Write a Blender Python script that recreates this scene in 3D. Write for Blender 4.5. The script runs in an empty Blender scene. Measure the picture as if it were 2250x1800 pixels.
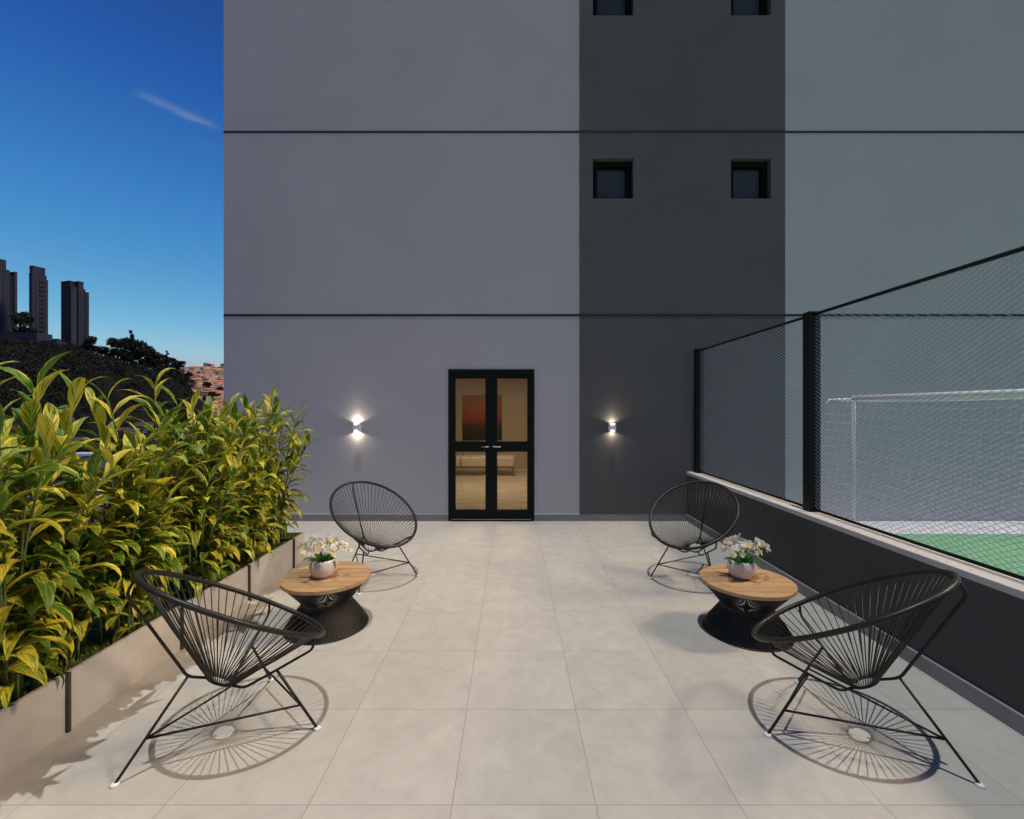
import bpy, math, random
from mathutils import Vector, Matrix
from math import sin, cos, pi, radians as R, sqrt, hypot, atan2
random.seed(11)
scene = bpy.context.scene
COL = scene.collection
CAM_H = 1.646          # eye height over the terrace floor
WALL_Y = 6.66          # face of the tall wall
RIGHT_X = 2.585        # face of the low wall

# ------------------------------------------------------------------ helpers
class MB:
    """collects shapes; build() links them as one mesh object"""
    def __init__(s): s.v = []; s.f = []; s.m = []; s.uv = []; s.sm = []; s.mi = 0; s.smooth = False
    def face(s, idx, uv=None):
        s.f.append(tuple(idx)); s.m.append(s.mi); s.sm.append(s.smooth); s.uv.append(uv)
    def box(s, x0, x1, y0, y1, z0, z1):
        b = len(s.v)
        s.v += [(x0,y0,z0),(x1,y0,z0),(x1,y1,z0),(x0,y1,z0),(x0,y0,z1),(x1,y0,z1),(x1,y1,z1),(x0,y1,z1)]
        for q in ((0,3,2,1),(4,5,6,7),(0,1,5,4),(1,2,6,5),(2,3,7,6),(3,0,4,7)): s.face([b+i for i in q])
        return s
    def bbox(s, x0, x1, y0, y1, z0, z1, c=.004):
        """box with chamfered vertical and top edges"""
        prof = [(x0+c,y0),(x1-c,y0),(x1,y0+c),(x1,y1-c),(x1-c,y1),(x0+c,y1),(x0,y1-c),(x0,y0+c)]
        cx, cy = (x0+x1)/2, (y0+y1)/2
        ins = [(cx+(x-cx)*(1-2*c/max(x1-x0,1e-6)), cy+(y-cy)*(1-2*c/max(y1-y0,1e-6))) for x, y in prof]
        b = len(s.v); n = 8
        s.v += [(x,y,z0) for x,y in prof] + [(x,y,z1-c) for x,y in prof] + [(x,y,z1) for x,y in ins]
        s.face([b+i for i in range(n)][::-1]); s.face([b+2*n+i for i in range(n)])
        for r in (0, 1):
            for i in range(n):
                j = (i+1) % n; s.face([b+r*n+i, b+r*n+j, b+(r+1)*n+j, b+(r+1)*n+i])
        return s
    def tube(s, pts, r, n=6, closed=False, cap=True):
        pts = [Vector(p) for p in pts]; k = len(pts)
        rr = r if isinstance(r, (list, tuple)) else [r]*k
        b = len(s.v); ref = None; old = s.smooth; s.smooth = n > 4
        for i, p in enumerate(pts):
            if closed: t = (pts[(i+1) % k]-pts[i-1]).normalized()
            elif i == 0: t = (pts[1]-p).normalized()
            elif i == k-1: t = (p-pts[i-1]).normalized()
            else:
                t = ((pts[i+1]-p).normalized()+(p-pts[i-1]).normalized())
                t = t.normalized() if t.length > 1e-6 else (pts[i+1]-p).normalized()
            if ref is None:
                ref = Vector((0,0,1)) if abs(t.z) < .9 else Vector((1,0,0))
            u = (ref - t*ref.dot(t)); u = u.normalized() if u.length > 1e-6 else t.orthogonal().normalized()
            ref = u; w = t.cross(u)
            for j in range(n):
                a = 2*pi*j/n; s.v.append(tuple(p + (u*cos(a)+w*sin(a))*rr[i]))
        for i in range(k if closed else k-1):
            i2 = (i+1) % k
            for j in range(n):
                j2 = (j+1) % n; s.face((b+i*n+j, b+i*n+j2, b+i2*n+j2, b+i2*n+j))
        if cap and not closed:
            s.face([b+j for j in range(n)][::-1]); s.face([b+(k-1)*n+j for j in range(n)])
        s.smooth = old
        return s
    def lathe(s, prof, n=32, c=(0,0,0)):
        b = len(s.v); old = s.smooth; s.smooth = True
        for r, z in prof:
            for j in range(n):
                a = 2*pi*j/n; s.v.append((c[0]+r*cos(a), c[1]+r*sin(a), c[2]+z))
        for i in range(len(prof)-1):
            for j in range(n):
                j2 = (j+1) % n; s.face((b+i*n+j, b+i*n+j2, b+(i+1)*n+j2, b+(i+1)*n+j))
        s.smooth = old
        return s
    def prism(s, poly, z0, z1):
        """poly in xy, extruded along z"""
        b = len(s.v); n = len(poly)
        s.v += [(x,y,z0) for x,y in poly] + [(x,y,z1) for x,y in poly]
        s.face([b+i for i in range(n)][::-1]); s.face([b+n+i for i in range(n)])
        for i in range(n):
            j = (i+1) % n; s.face((b+i, b+j, b+n+j, b+n+i))
        return s
    def prism_y(s, poly, y0, y1):
        """poly in xz, extruded along y"""
        b = len(s.v); n = len(poly)
        s.v += [(x,y0,z) for x,z in poly] + [(x,y1,z) for x,z in poly]
        s.face([b+i for i in range(n)]); s.face([b+n+i for i in range(n)][::-1])
        for i in range(n):
            j = (i+1) % n; s.face((b+j, b+i, b+n+i, b+n+j))
        return s
    def mesh(s, name, mats):
        me = bpy.data.meshes.new(name)
        me.from_pydata(s.v, [], s.f)
        for m in (mats if isinstance(mats, (list, tuple)) else [mats]): me.materials.append(m)
        me.polygons.foreach_set('material_index', s.m)
        me.polygons.foreach_set('use_smooth', s.sm)
        if any(u for u in s.uv):
            lay = me.uv_layers.new(name='UVMap'); k = 0
            for fi, f in enumerate(s.f):
                u = s.uv[fi]
                for c in range(len(f)):
                    lay.data[k].uv = u[c] if u else (0, 0); k += 1
        me.update()
        return me
    def build(s, name, mats, parent=None):
        return link(name, s.mesh(name, mats), parent)

def link(name, data, parent=None):
    o = bpy.data.objects.new(name, data); COL.objects.link(o)
    if parent: o.parent = parent
    return o
def tag(o, label=None, cat=None, group=None, kind=None):
    if label: o['label'] = label
    if cat: o['category'] = cat
    if group: o['group'] = group
    if kind: o['kind'] = kind
    return o
def thing(name, label, cat, loc=(0,0,0), rz=0, group=None):
    o = bpy.data.objects.new(name, None); COL.objects.link(o)
    o.location = loc; o.rotation_euler = (0, 0, rz); o.empty_display_size = .1
    return tag(o, label, cat, group)
def copy_tree(o, parent=None):
    c = o.copy(); COL.objects.link(c); c.parent = parent
    for ch in list(o.children): copy_tree(ch, c)
    return c

# ------------------------------------------------------------------ materials
def mat(name, col, rough=.5, metal=0, spec=.5, coat=0):
    m = bpy.data.materials.new(name); m.use_nodes = True
    b = m.node_tree.nodes['Principled BSDF']
    b.inputs['Base Color'].default_value = (*col, 1); b.inputs['Roughness'].default_value = rough
    b.inputs['Metallic'].default_value = metal; b.inputs['Specular IOR Level'].default_value = spec
    b.inputs['Coat Weight'].default_value = coat
    return m
class NT:
    def __init__(s, m): s.t = m.node_tree; s.b = s.t.nodes.get('Principled BSDF'); s.out = s.t.nodes.get('Material Output')
    def n(s, typ, **kw):
        x = s.t.nodes.new(typ)
        for k, v in kw.items():
            if k.startswith('i_'):
                key = k[2:]; key = int(key) if key.isdigit() else key
                s.inp(x.inputs[key], v)
            else: setattr(x, k, v)
        return x
    def inp(s, sock, v):
        if isinstance(v, bpy.types.NodeSocket): s.t.links.new(v, sock)
        else: sock.default_value = v
    def math(s, op, a, b=0.0, c=None, clamp=False):
        x = s.t.nodes.new('ShaderNodeMath'); x.operation = op; x.use_clamp = clamp
        s.inp(x.inputs[0], a); s.inp(x.inputs[1], b)
        if c is not None: s.inp(x.inputs[2], c)
        return x.outputs[0]
    def mix(s, f, a, b, blend='MIX'):
        x = s.t.nodes.new('ShaderNodeMix'); x.data_type = 'RGBA'; x.blend_type = blend
        s.inp(x.inputs[0], f)
        for k, v in ((6, a), (7, b)):
            s.inp(x.inputs[k], v if isinstance(v, bpy.types.NodeSocket) else (*v[:3], 1))
        return x.outputs[2]
    def noise(s, vec, scale, detail=4, rough=.55, dist=0.0):
        x = s.n('ShaderNodeTexNoise'); s.inp(x.inputs['Vector'], vec)
        x.inputs['Scale'].default_value = scale; x.inputs['Detail'].default_value = detail
        x.inputs['Roughness'].default_value = rough; x.inputs['Distortion'].default_value = dist
        return x.outputs['Fac']
    def map(s, v, a, b, c=0.0, d=1.0, smooth=False):
        x = s.n('ShaderNodeMapRange'); x.interpolation_type = 'SMOOTHSTEP' if smooth else 'LINEAR'
        for i, q in enumerate((v, a, b, c, d)): s.inp(x.inputs[i], q)
        return x.outputs[0]
    def vmul(s, v, k):
        x = s.n('ShaderNodeVectorMath', operation='MULTIPLY'); s.inp(x.inputs[0], v); x.inputs[1].default_value = k
        return x.outputs[0]
    def pos(s): return s.n('ShaderNodeNewGeometry').outputs['Position']
    def obj(s): return s.n('ShaderNodeTexCoord').outputs['Object']
    def bump(s, h, strength, dist=.01):
        x = s.n('ShaderNodeBump'); x.inputs['Strength'].default_value = strength; x.inputs['Distance'].default_value = dist
        s.inp(x.inputs['Height'], h); s.t.links.new(x.outputs[0], s.b.inputs['Normal'])

def mottled(name, c1, c2, scale, rough=.6, bump=.1, fine=60, metal=0, spec=.5, detail=5, stretch=(1,1,1)):
    m = mat(name, c1, rough, metal, spec); t = NT(m)
    p = t.vmul(t.pos(), stretch)
    f = t.map(t.noise(p, scale, detail), .3, .7)
    t.inp(t.b.inputs['Base Color'], t.mix(f, c1, c2))
    if bump: t.bump(t.noise(p, fine, 3), bump, .003)
    t.inp(t.b.inputs['Roughness'], t.map(t.noise(p, scale*2.3, 3), .3, .7, rough-.07, rough+.07))
    return m

# the floor: large concrete-look tiles with thin joints
TILE = .598
def floor_mat():
    m = mat('terrace tile', (.4,.37,.33), .5); t = NT(m)
    p = t.pos(); s = t.n('ShaderNodeSeparateXYZ'); t.inp(s.inputs[0], p)
    u = t.math('DIVIDE', t.math('ADD', s.outputs[0], .249), TILE); v = t.math('DIVIDE', t.math('SUBTRACT', s.outputs[1], 1.876), TILE)
    fu = t.math('FRACT', u); fv = t.math('FRACT', v)
    du = t.math('MINIMUM', fu, t.math('SUBTRACT', 1.0, fu)); dv = t.math('MINIMUM', fv, t.math('SUBTRACT', 1.0, fv))
    d = t.math('MINIMUM', du, dv)
    joint = t.map(d, .0022, .0048, 1, 0)
    cell = t.n('ShaderNodeCombineXYZ'); t.inp(cell.inputs[0], t.math('FLOOR', u)); t.inp(cell.inputs[1], t.math('FLOOR', v))
    wn = t.n('ShaderNodeTexWhiteNoise'); t.inp(wn.inputs[0], cell.outputs[0])
    off = t.n('ShaderNodeVectorMath', operation='MULTIPLY_ADD'); t.inp(off.inputs[0], wn.outputs['Color']); off.inputs[1].default_value = (7,7,7); t.inp(off.inputs[2], p)
    q = off.outputs[0]
    n1 = t.map(t.noise(q, 1.7, 6, .6, .4), .28, .72); n2 = t.map(t.noise(q, 7, 6, .65, .6), .35, .7)
    n3 = t.map(t.noise(t.vmul(q, (1,.25,1)), 3.0, 5, .6, 1.0), .5, .75)
    c = t.mix(n1, FLOOR_A, FLOOR_B)
    c = t.mix(t.math('MULTIPLY', n2, .6), c, FLOOR_C)
    c = t.mix(t.math('MULTIPLY', n3, .3), c, FLOOR_D)
    c = t.mix(t.math('MULTIPLY', wn.outputs['Value'], .16), c, (.28,.265,.245))
    c = t.mix(t.math('MULTIPLY', joint, .55), c, (.17,.15,.125))
    t.inp(t.b.inputs['Base Color'], c)
    t.inp(t.b.inputs['Roughness'], t.map(n2, 0, 1, .42, .6))
    h = t.math('SUBTRACT', t.math('MULTIPLY', t.noise(q, 90, 3), .15), joint)
    t.bump(h, .35, .002)
    return m
FLOOR_A, FLOOR_B, FLOOR_C, FLOOR_D = (.440,.424,.382), (.502,.483,.437), (.350,.334,.298), (.530,.518,.478)

def leaf_mat():
    m = mat('variegated leaf', (.06,.15,.02), .42, spec=.35); t = NT(m)
    uv = t.n('ShaderNodeUVMap').outputs[0]; s = t.n('ShaderNodeSeparateXYZ'); t.inp(s.inputs[0], uv)
    u, v = s.outputs[0], s.outputs[1]
    g = t.n('ShaderNodeNewGeometry'); rnd = g.outputs['Random Per Island']
    au = t.math('ABSOLUTE', t.math('SUBTRACT', u, .5))                    # 0 midrib .. .5 edge
    along = t.math('SUBTRACT', t.math('MULTIPLY', v, 3.2), t.math('MULTIPLY', au, 2.4))  # veins run obliquely
    side = t.math('GREATER_THAN', u, .5)
    vec = t.n('ShaderNodeCombineXYZ'); t.inp(vec.inputs[0], t.math('MULTIPLY', along, 5.0)); t.inp(vec.inputs[1], t.math('MULTIPLY', au, .9))
    t.inp(vec.inputs[2], t.math('ADD', t.math('MULTIPLY', rnd, 57.0), t.math('MULTIPLY', side, 9.3)))
    n = t.noise(vec.outputs[0], 1.0, 3, .6)
    vec2 = t.n('ShaderNodeCombineXYZ'); t.inp(vec2.inputs[0], t.math('MULTIPLY', along, 20.0)); t.inp(vec2.inputs[1], t.math('MULTIPLY', au, 1.5)); t.inp(vec2.inputs[2], t.math('MULTIPLY', rnd, 31.0))
    n2 = t.noise(vec2.outputs[0], 1.0, 2, .6)
    amount = t.map(rnd, 0, 1, -.16, .10)
    edge = t.math('MULTIPLY', t.map(au, .28, .5), .15)
    f = t.math('ADD', t.math('ADD', n, amount), edge)
    f = t.math('ADD', f, t.math('MULTIPLY', t.math('SUBTRACT', n2, .5), .35))
    yel = t.map(f, .47, .56, 0, 1, True)
    gr = t.mix(n2, (.024,.10,.006), (.11,.25,.022)); ye = t.mix(n2, (.74,.58,.025), (.56,.53,.07))
    c = t.mix(yel, gr, ye)
    tip = t.math('MULTIPLY', t.map(v, .93, 1.0), .6)
    c = t.mix(tip, c, (.22,.10,.03))
    mid = t.map(au, .012, .03, .5, 0)
    c = t.mix(mid, c, (.40,.42,.08))
    t.inp(t.b.inputs['Base Color'], c)
    t.bump(t.math('ADD', n2, t.math('MULTIPLY', au, -1.0)), .25, .004)
    tr = t.n('ShaderNodeBsdfTranslucent'); t.inp(tr.inputs[0], c)
    mx = t.n('ShaderNodeMixShader'); mx.inputs[0].default_value = .15
    t.t.links.new(t.b.outputs[0], mx.inputs[1]); t.t.links.new(tr.outputs[0], mx.inputs[2]); t.t.links.new(mx.outputs[0], t.out.inputs[0])
    return m

def island_mat(name, cols, rough=.6, trans=0.0, noise_scale=0):
    m = mat(name, cols[0], rough, spec=.3); t = NT(m)
    g = t.n('ShaderNodeNewGeometry'); c = t.mix(g.outputs['Random Per Island'], cols[0], cols[1])
    if noise_scale: c = t.mix(t.map(t.noise(g.outputs['Position'], noise_scale, 4), .35, .65, 0, .8), c, cols[2])
    t.inp(t.b.inputs['Base Color'], c)
    if trans:
        tr = t.n('ShaderNodeBsdfTranslucent'); t.inp(tr.inputs[0], c)
        mx = t.n('ShaderNodeMixShader'); mx.inputs[0].default_value = trans
        t.t.links.new(t.b.outputs[0], mx.inputs[1]); t.t.links.new(tr.outputs[0], mx.inputs[2]); t.t.links.new(mx.outputs[0], t.out.inputs[0])
    return m

def wood_mat(name, a, b, c, rough=.5, axis=(1.0,22,22)):
    m = mat(name, a, rough); t = NT(m)
    g = t.n('ShaderNodeNewGeometry'); o = t.obj()
    off = t.n('ShaderNodeVectorMath', operation='ADD'); t.inp(off.inputs[0], o)
    cb = t.n('ShaderNodeCombineXYZ'); r = g.outputs['Random Per Island']
    for i in range(3): t.inp(cb.inputs[i], t.math('MULTIPLY', r, 13.0+i*7))
    t.inp(off.inputs[1], cb.outputs[0]); q = t.vmul(off.outputs[0], axis)
    n = t.map(t.noise(q, 3, 6, .6, 1.2), .3, .7); n2 = t.map(t.noise(t.vmul(q, (1,3,3)), 6, 4), .35, .7)
    col = t.mix(n, a, b); col = t.mix(t.math('MULTIPLY', n2, .5), col, c)
    col = t.mix(t.math('MULTIPLY', r, .5), col, c)
    t.inp(t.b.inputs['Base Color'], col); t.bump(n2, .15, .002)
    return m

def glass_mat(name, tint, refl=(1,1,1)):
    m = bpy.data.materials.new(name); m.use_nodes = True; t = NT(m)
    tr = t.n('ShaderNodeBsdfTransparent'); tr.inputs[0].default_value = (*tint, 1)
    gl = t.n('ShaderNodeBsdfGlossy'); gl.inputs['Color'].default_value = (*refl, 1); gl.inputs['Roughness'].default_value = .02
    fr = t.n('ShaderNodeFresnel'); fr.inputs[0].default_value = 1.45
    mx = t.n('ShaderNodeMixShader'); t.inp(mx.inputs[0], fr.outputs[0])
    t.t.links.new(tr.outputs[0], mx.inputs[1]); t.t.links.new(gl.outputs[0], mx.inputs[2]); t.t.links.new(mx.outputs[0], t.out.inputs[0])
    return m
def emit_mat(name, col, strength):
    m = mat(name, col, .5); b = m.node_tree.nodes['Principled BSDF']
    b.inputs['Emission Color'].default_value = (*col, 1); b.inputs['Emission Strength'].default_value = strength
    return m

M = {}
M['floor'] = floor_mat()
M['plaster'] = mottled('light grey render', (.462,.444,.446), (.502,.482,.485), .9, .85, .12, 140, spec=.25)
M['band'] = mottled('charcoal render', (.110,.108,.104), (.120,.118,.114), 1.1, .85, .12, 140, spec=.25)
M['lowwall'] = mottled('charcoal low wall render', (.085,.080,.072), (.095,.090,.081), 1.3, .85, .10, 140, spec=.25)
M['skirt'] = mottled('grey skirting tile', (.23,.225,.215), (.28,.272,.26), 3, .5, .05)
M['coping'] = mottled('pale stone coping', (.52,.485,.445), (.58,.54,.50), 4, .55, .08)
M['sealant'] = mat('pale sealant and lit edge', (.62,.60,.57), .6)  # also colours the added strips that paint the skirting's sunlit top edge
M['joint'] = mottled('dark green metal strip', (.012,.018,.014), (.016,.022,.018), 5, .5, 0)
M['frame'] = mottled('blackish green powder coat', (.0035,.006,.0035), (.005,.008,.005), 6, .55, .03, 300, spec=.18)
M['fence'] = mottled('black powder coat', (.005,.0065,.005), (.007,.009,.006), 6, .5, .03, 300, spec=.25)
M['wire'] = mat('galvanised mesh wire', (.70,.71,.74), .45, 0.0)
M['wiredark'] = mat('darker mesh wire', (.20,.21,.22), .5)  # darker wire for one diagonal direction of the mesh
M['pane'] = mat('dark window glass', (.085,.095,.10), .2, 0, .12)
M['doorglass'] = glass_mat('tinted door glass', (.74,.70,.62), (.35,.35,.35))
M['steel'] = mat('brushed steel', (.6,.6,.62), .3, 1)
M['planter'] = mottled('beige concrete tile', (.39,.365,.32), (.57,.54,.485), 2.6, .55, .15, 70)
M['rim'] = mottled('pale planter rim', (.50,.47,.43), (.55,.52,.48), 5, .55, .05)
M['strap'] = mottled('dark metal strap', (.03,.027,.023), (.045,.04,.034), 8, .5, .05)
M['soil'] = mottled('soil', (.03,.035,.01), (.05,.06,.015), 14, .9, .6, 40)
M['grass'] = island_mat('short grass', ((.14,.22,.03), (.22,.28,.05)), .7, .25)
M['leaf'] = leaf_mat()
M['cane'] = mottled('green cane', (.08,.13,.03), (.14,.17,.05), 12, .55, .1)
M['rod'] = mottled('black coated steel rod', (.007,.0085,.006), (.012,.013,.009), 20, .42, .02, spec=.35)
M['cord'] = mottled('black vinyl cord', (.012,.012,.009), (.020,.019,.014), 30, .42, .02, spec=.35)
M['cap'] = mat('white foot cap', (.75,.74,.72), .45)
M['teak'] = wood_mat('teak slats', (.47,.285,.135), (.60,.40,.21), (.33,.185,.08), .5)
M['wirebase'] = mottled('black bronze wire', (.018,.016,.012), (.026,.022,.017), 20, .38, .02, metal=.2)
M['ceramic'] = mottled('glazed ceramic', (.66,.575,.51), (.72,.635,.57), 6, .24, .02, spec=.4)
M['orchidleaf'] = island_mat('orchid leaf', ((.02,.13,.012), (.05,.24,.02)), .35, .15)
M['stem'] = mat('orchid stem', (.09,.17,.04), .5)
M['petal'] = island_mat('white orchid petal', ((.86,.86,.83), (.80,.80,.80)), .5, .30)
M['lip'] = mat('yellow orchid lip', (.80,.55,.03), .5)
M['white'] = mat('white painted steel', (.82,.82,.83), .35)
M['net'] = mat('white net cord', (.75,.74,.73), .7)
M['turf'] = mottled('green court surface', (.115,.315,.165), (.145,.355,.195), 2.5, .7, .3, 120)
M['line'] = mottled('white court border', (.48,.49,.55), (.60,.61,.67), 3, .7, .15, 120)
M['lampbody'] = mat('white lamp body', (.85,.85,.88), .4)
M['lamplens'] = emit_mat('lit lamp lens', (1,.90,.74), 9)
M['roomwall'] = mottled('tan room wall', (.40,.33,.235), (.42,.35,.25), 1, .8, 0)
M['roomfloor'] = mottled('warm stone room floor', (.48,.40,.31), (.52,.44,.34), 2, .25, 0, stretch=(.3,3,1))
M['cushion'] = mottled('beige cushion', (.45,.37,.29), (.48,.40,.31), 8, .9, .1, 200)
M['chestnut'] = wood_mat('chestnut wood', (.20,.09,.035), (.26,.12,.05), (.13,.055,.02), .4)
M['ceillens'] = emit_mat('lit ceiling panel', (1,.89,.73), 30)
# a plain gradient canvas
def canvas():
    m = mat('orange canvas', (.3,.06,.01), .7); t = NT(m)
    s = t.n('ShaderNodeSeparateXYZ'); t.inp(s.inputs[0], t.pos())
    f = t.map(t.math('ADD', s.outputs[2], t.math('MULTIPLY', t.noise(t.pos(), 1.5, 3), .2)), .9, 2.15)
    r = t.n('ShaderNodeValToRGB'); t.inp(r.inputs[0], f); e = r.color_ramp.elements
    e[0].position = .05; e[0].color = (.012,.010,.004,1); e[1].position = .95; e[1].color = (.26,.11,.035,1)
    for p_, c_ in ((.28,(.035,.017,.006,1)), (.5,(.27,.058,.012,1)), (.7,(.30,.075,.018,1))):
        x = e.new(p_); x.color = c_
    t.inp(t.b.inputs['Base Color'], r.outputs[0]); return m
M['canvas'] = canvas()

def at(px, py, Y):
    """point at depth Y seen at (px,py) of a 2156 px wide view"""
    return Vector(((px-1078)/949*Y, Y, CAM_H+(862.5-py)/949*Y))

# ------------------------------------------------------------------ terrace
b = MB(); b.box(-3.35, RIGHT_X+.2, -9, WALL_Y+.2, -.25, 0)
tag(b.build('terrace_floor', M['floor']), kind='structure')

# ------------------------------------------------------------------ the tall building
bld = thing('apartment_building', 'tall light grey rendered building with one charcoal vertical band and small square windows', 'building', (0, WALL_Y, 0))
def panel(mb, x0, x1, z0, z1, holes, y0, y1):
    """wall slab (local y) with rectangular holes, cut into pieces that share whole edges"""
    xs = sorted({x0, x1, *[h[0] for h in holes], *[h[1] for h in holes]}); zs = sorted({z0, z1, *[h[2] for h in holes], *[h[3] for h in holes]})
    inside = lambda x, z: any(h[0] < x < h[1] and h[2] < z < h[3] for h in holes)
    ok = {}
    for i in range(len(xs)-1):
        for k in range(len(zs)-1):
            ok[i, k] = not inside((xs[i]+xs[i+1])/2, (zs[k]+zs[k+1])/2)
    def q(*p): n = len(mb.v); mb.v.extend(p); mb.face((n, n+1, n+2, n+3))
    for (i, k), o in ok.items():
        if not o: continue
        a, c, d, e = xs[i], xs[i+1], zs[k], zs[k+1]
        q((a,y0,d),(c,y0,d),(c,y0,e),(a,y0,e)); q((c,y1,d),(a,y1,d),(a,y1,e),(c,y1,e))
        if not ok.get((i-1, k)): q((a,y1,d),(a,y0,d),(a,y0,e),(a,y1,e))
        if not ok.get((i+1, k)): q((c,y0,d),(c,y1,d),(c,y1,e),(c,y0,e))
        if not ok.get((i, k-1)): q((a,y1,d),(c,y1,d),(c,y0,d),(a,y0,d))
        if not ok.get((i, k+1)): q((a,y0,e),(c,y0,e),(c,y1,e),(a,y1,e))
BX0, BX1, TOP = -4.26, 18.0, 12.6
DX0, DX1, DZ = -.940, .330, 2.239
SX0, SX1 = .9965, 4.03
w = MB(); panel(w, BX0, SX0, -3, TOP, [(DX0, DX1, 0.0, DZ)], 0, .2); w.build('wall', M['plaster'], bld)
w = MB(); panel(w, SX1, BX1, -3, TOP, [], 0, .2); w.build('wall', M['plaster'], bld)
WIN = [(1.193, 1.790), (3.228, 3.818)]; WZ = [(4.759, 5.348), (7.459, 8.048), (10.159, 10.748)]
w = MB(); panel(w, SX0, SX1, -3, TOP, [(a, c, d, e) for a, c in WIN for d, e in WZ], -.012, .2); w.build('dark_band', M['band'], bld)
# side, back and roof of the block
w = MB(); w.box(BX0, BX0+.2, .2, 14, -14, TOP); w.box(BX1-.2, BX1, .2, 14, -14, TOP); w.box(BX0+.2, BX1-.2, 13.8, 14, -14, TOP); w.box(BX0, BX1, 0, 14, TOP, TOP+.2); w.build('outer_wall', M['plaster'], bld)
w = MB(); w.box(BX0, RIGHT_X+.2, -9.5, -.01, -14, -.26); w.build('podium', M['plaster'], bld)
for z in (3.039, 5.748, 8.457):     # shadow-joint strips, one per storey
    pr = .0045 if z < 4 else .002
    w = MB(); w.box(BX0, SX0-.0005, -pr, .0, z-.017, z+.017); w.box(SX0-.0005, SX1+.0005, -.012-pr, -.0125, z-.017, z+.017); w.box(SX1+.0005, BX1, -pr, 0, z-.017, z+.017); w.build('joint_strip', M['joint'], bld)
w = MB(); w.box(BX0, DX0-.004, -.012, -.0005, .0, .098); w.box(DX1+.004, SX0, -.012, -.0005, .0, .098); w.build('skirting', M['skirt'], bld)
w = MB(); w.box(BX0, DX0-.004, -.0135, -.0005, .0985, .1025); w.box(DX1+.004, SX0, -.0135, -.0005, .0985, .1025); w.build('skirting_lit_edge', M['sealant'], bld)  # pale strip added to paint the sunlit top edge of the skirting
w = MB(); w.box(SX0, RIGHT_X, -.0145, -.0125, .0, .098); w.build('skirting', M['skirt'], bld)
for a, c in WIN:
    for d, e in WZ[:2]:
        f = MB(); t_, lo, y0, y1 = .078, .045, .078, .19
        f.box(a, a+t_, y0, y1, d, e); f.box(c-t_, c, y0, y1, d, e); f.box(a+t_, c-t_, y0, y1, d, d+lo); f.box(a+t_, c-t_, y0, y1, e-t_, e)
        fo = f.build('window', M['frame'], bld)
        g = MB(); g.box(a+t_, c-t_, .17, .18, d+lo, e-t_); g.build('pane', M['pane'], fo)
    for d, e in WZ[2:]:
        g = MB(); g.box(a, c, .1, .18, d, e); g.build('window', M['frame'], bld)
# double door
d0, d1 = -.02, .045
f = MB(); O = .03
f.box(DX0, DX0+.05, d0, d1+O, 0, DZ); f.box(DX1-.05, DX1, d0, d1+O, 0, DZ); f.box(DX0+.05, DX1-.05, d0, d1+O, DZ-.05, DZ); f.box(DX0+.05, DX1-.05, d0-.01, d1+O, 0, .035)
door = f.build('door', M['frame'], bld)
mid = (DX0+DX1)/2
PX = [(-.835, -.393), (-.217, .225)]; PZ = [(.165, 1.022), (1.178, 2.105)]
for k, (a, c) in enumerate(PX):
    l = MB(); xa, xb = (DX0+.052, mid-.002) if k == 0 else (mid+.002, DX1-.052)
    z0, z1 = .038, DZ-.052
    l.box(xa, a, d0+.012, d1, z0, z1); l.box(c, xb, d0+.012, d1, z0, z1)
    l.box(a, c, d0+.012, d1, z0, PZ[0][0]); l.box(a, c, d0+.012, d1, PZ[0][1], PZ[1][0]); l.box(a, c, d0+.012, d1, PZ[1][1], z1)
    s = -1 if k == 0 else 1
    
    if k == 0: l.box(mid-.03, mid+.03, d0+.004, d0+.0115, z0, z1)
    l.build('door_leaf', M['frame'], door)
    for pa, pb in PZ:
        g = MB(); g.box(a+.001, c-.001, .01, .018, pa+.001, pb-.001); g.build('glass_pane', M['doorglass'], door)
    h = MB(); hx = mid+s*.028; zz = 1.098
    h.tube([(hx, d0+.012, zz), (hx, d0-.035, zz), (hx+s*.012, d0-.045, zz), (hx+s*.115, d0-.045, zz)], .007, 8)
    h.tube([(hx, d0+.0115, zz), (hx, d0+.005, zz)], .013, 12)
    h.build('handle', M['steel'], door)
w = MB(); w.box(DX0+.05, DX1-.05, d0-.013, d0-.0105, .028, .033); w.build('threshold_line', M['steel'], door)
# the room behind the door
RX0, RX1, RY, RZ = -3.6, 3.4, 12.65-WALL_Y, 2.75
w = MB()
w.box(RX0-.1, RX0, .2, RY, 0, RZ); w.box(RX1, RX1+.1, .2, RY, 0, RZ); w.box(RX0-.1, RX1+.1, RY, RY+.1, 0, RZ); w.build('room_wall', M['roomwall'], bld)
w = MB(); w.box(RX0-.1, RX1+.1, .2, RY+.1, RZ, RZ+.1); w.build('room_ceiling', M['roomwall'], bld)
w = MB(); w.box(RX0-.1, RX1+.1, .2, RY+.1, -.1, 0); w.box(DX0+.001, DX1-.001, .0755, .2, -.1, 0); w.build('room_floor', M['roomfloor'], bld)

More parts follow.
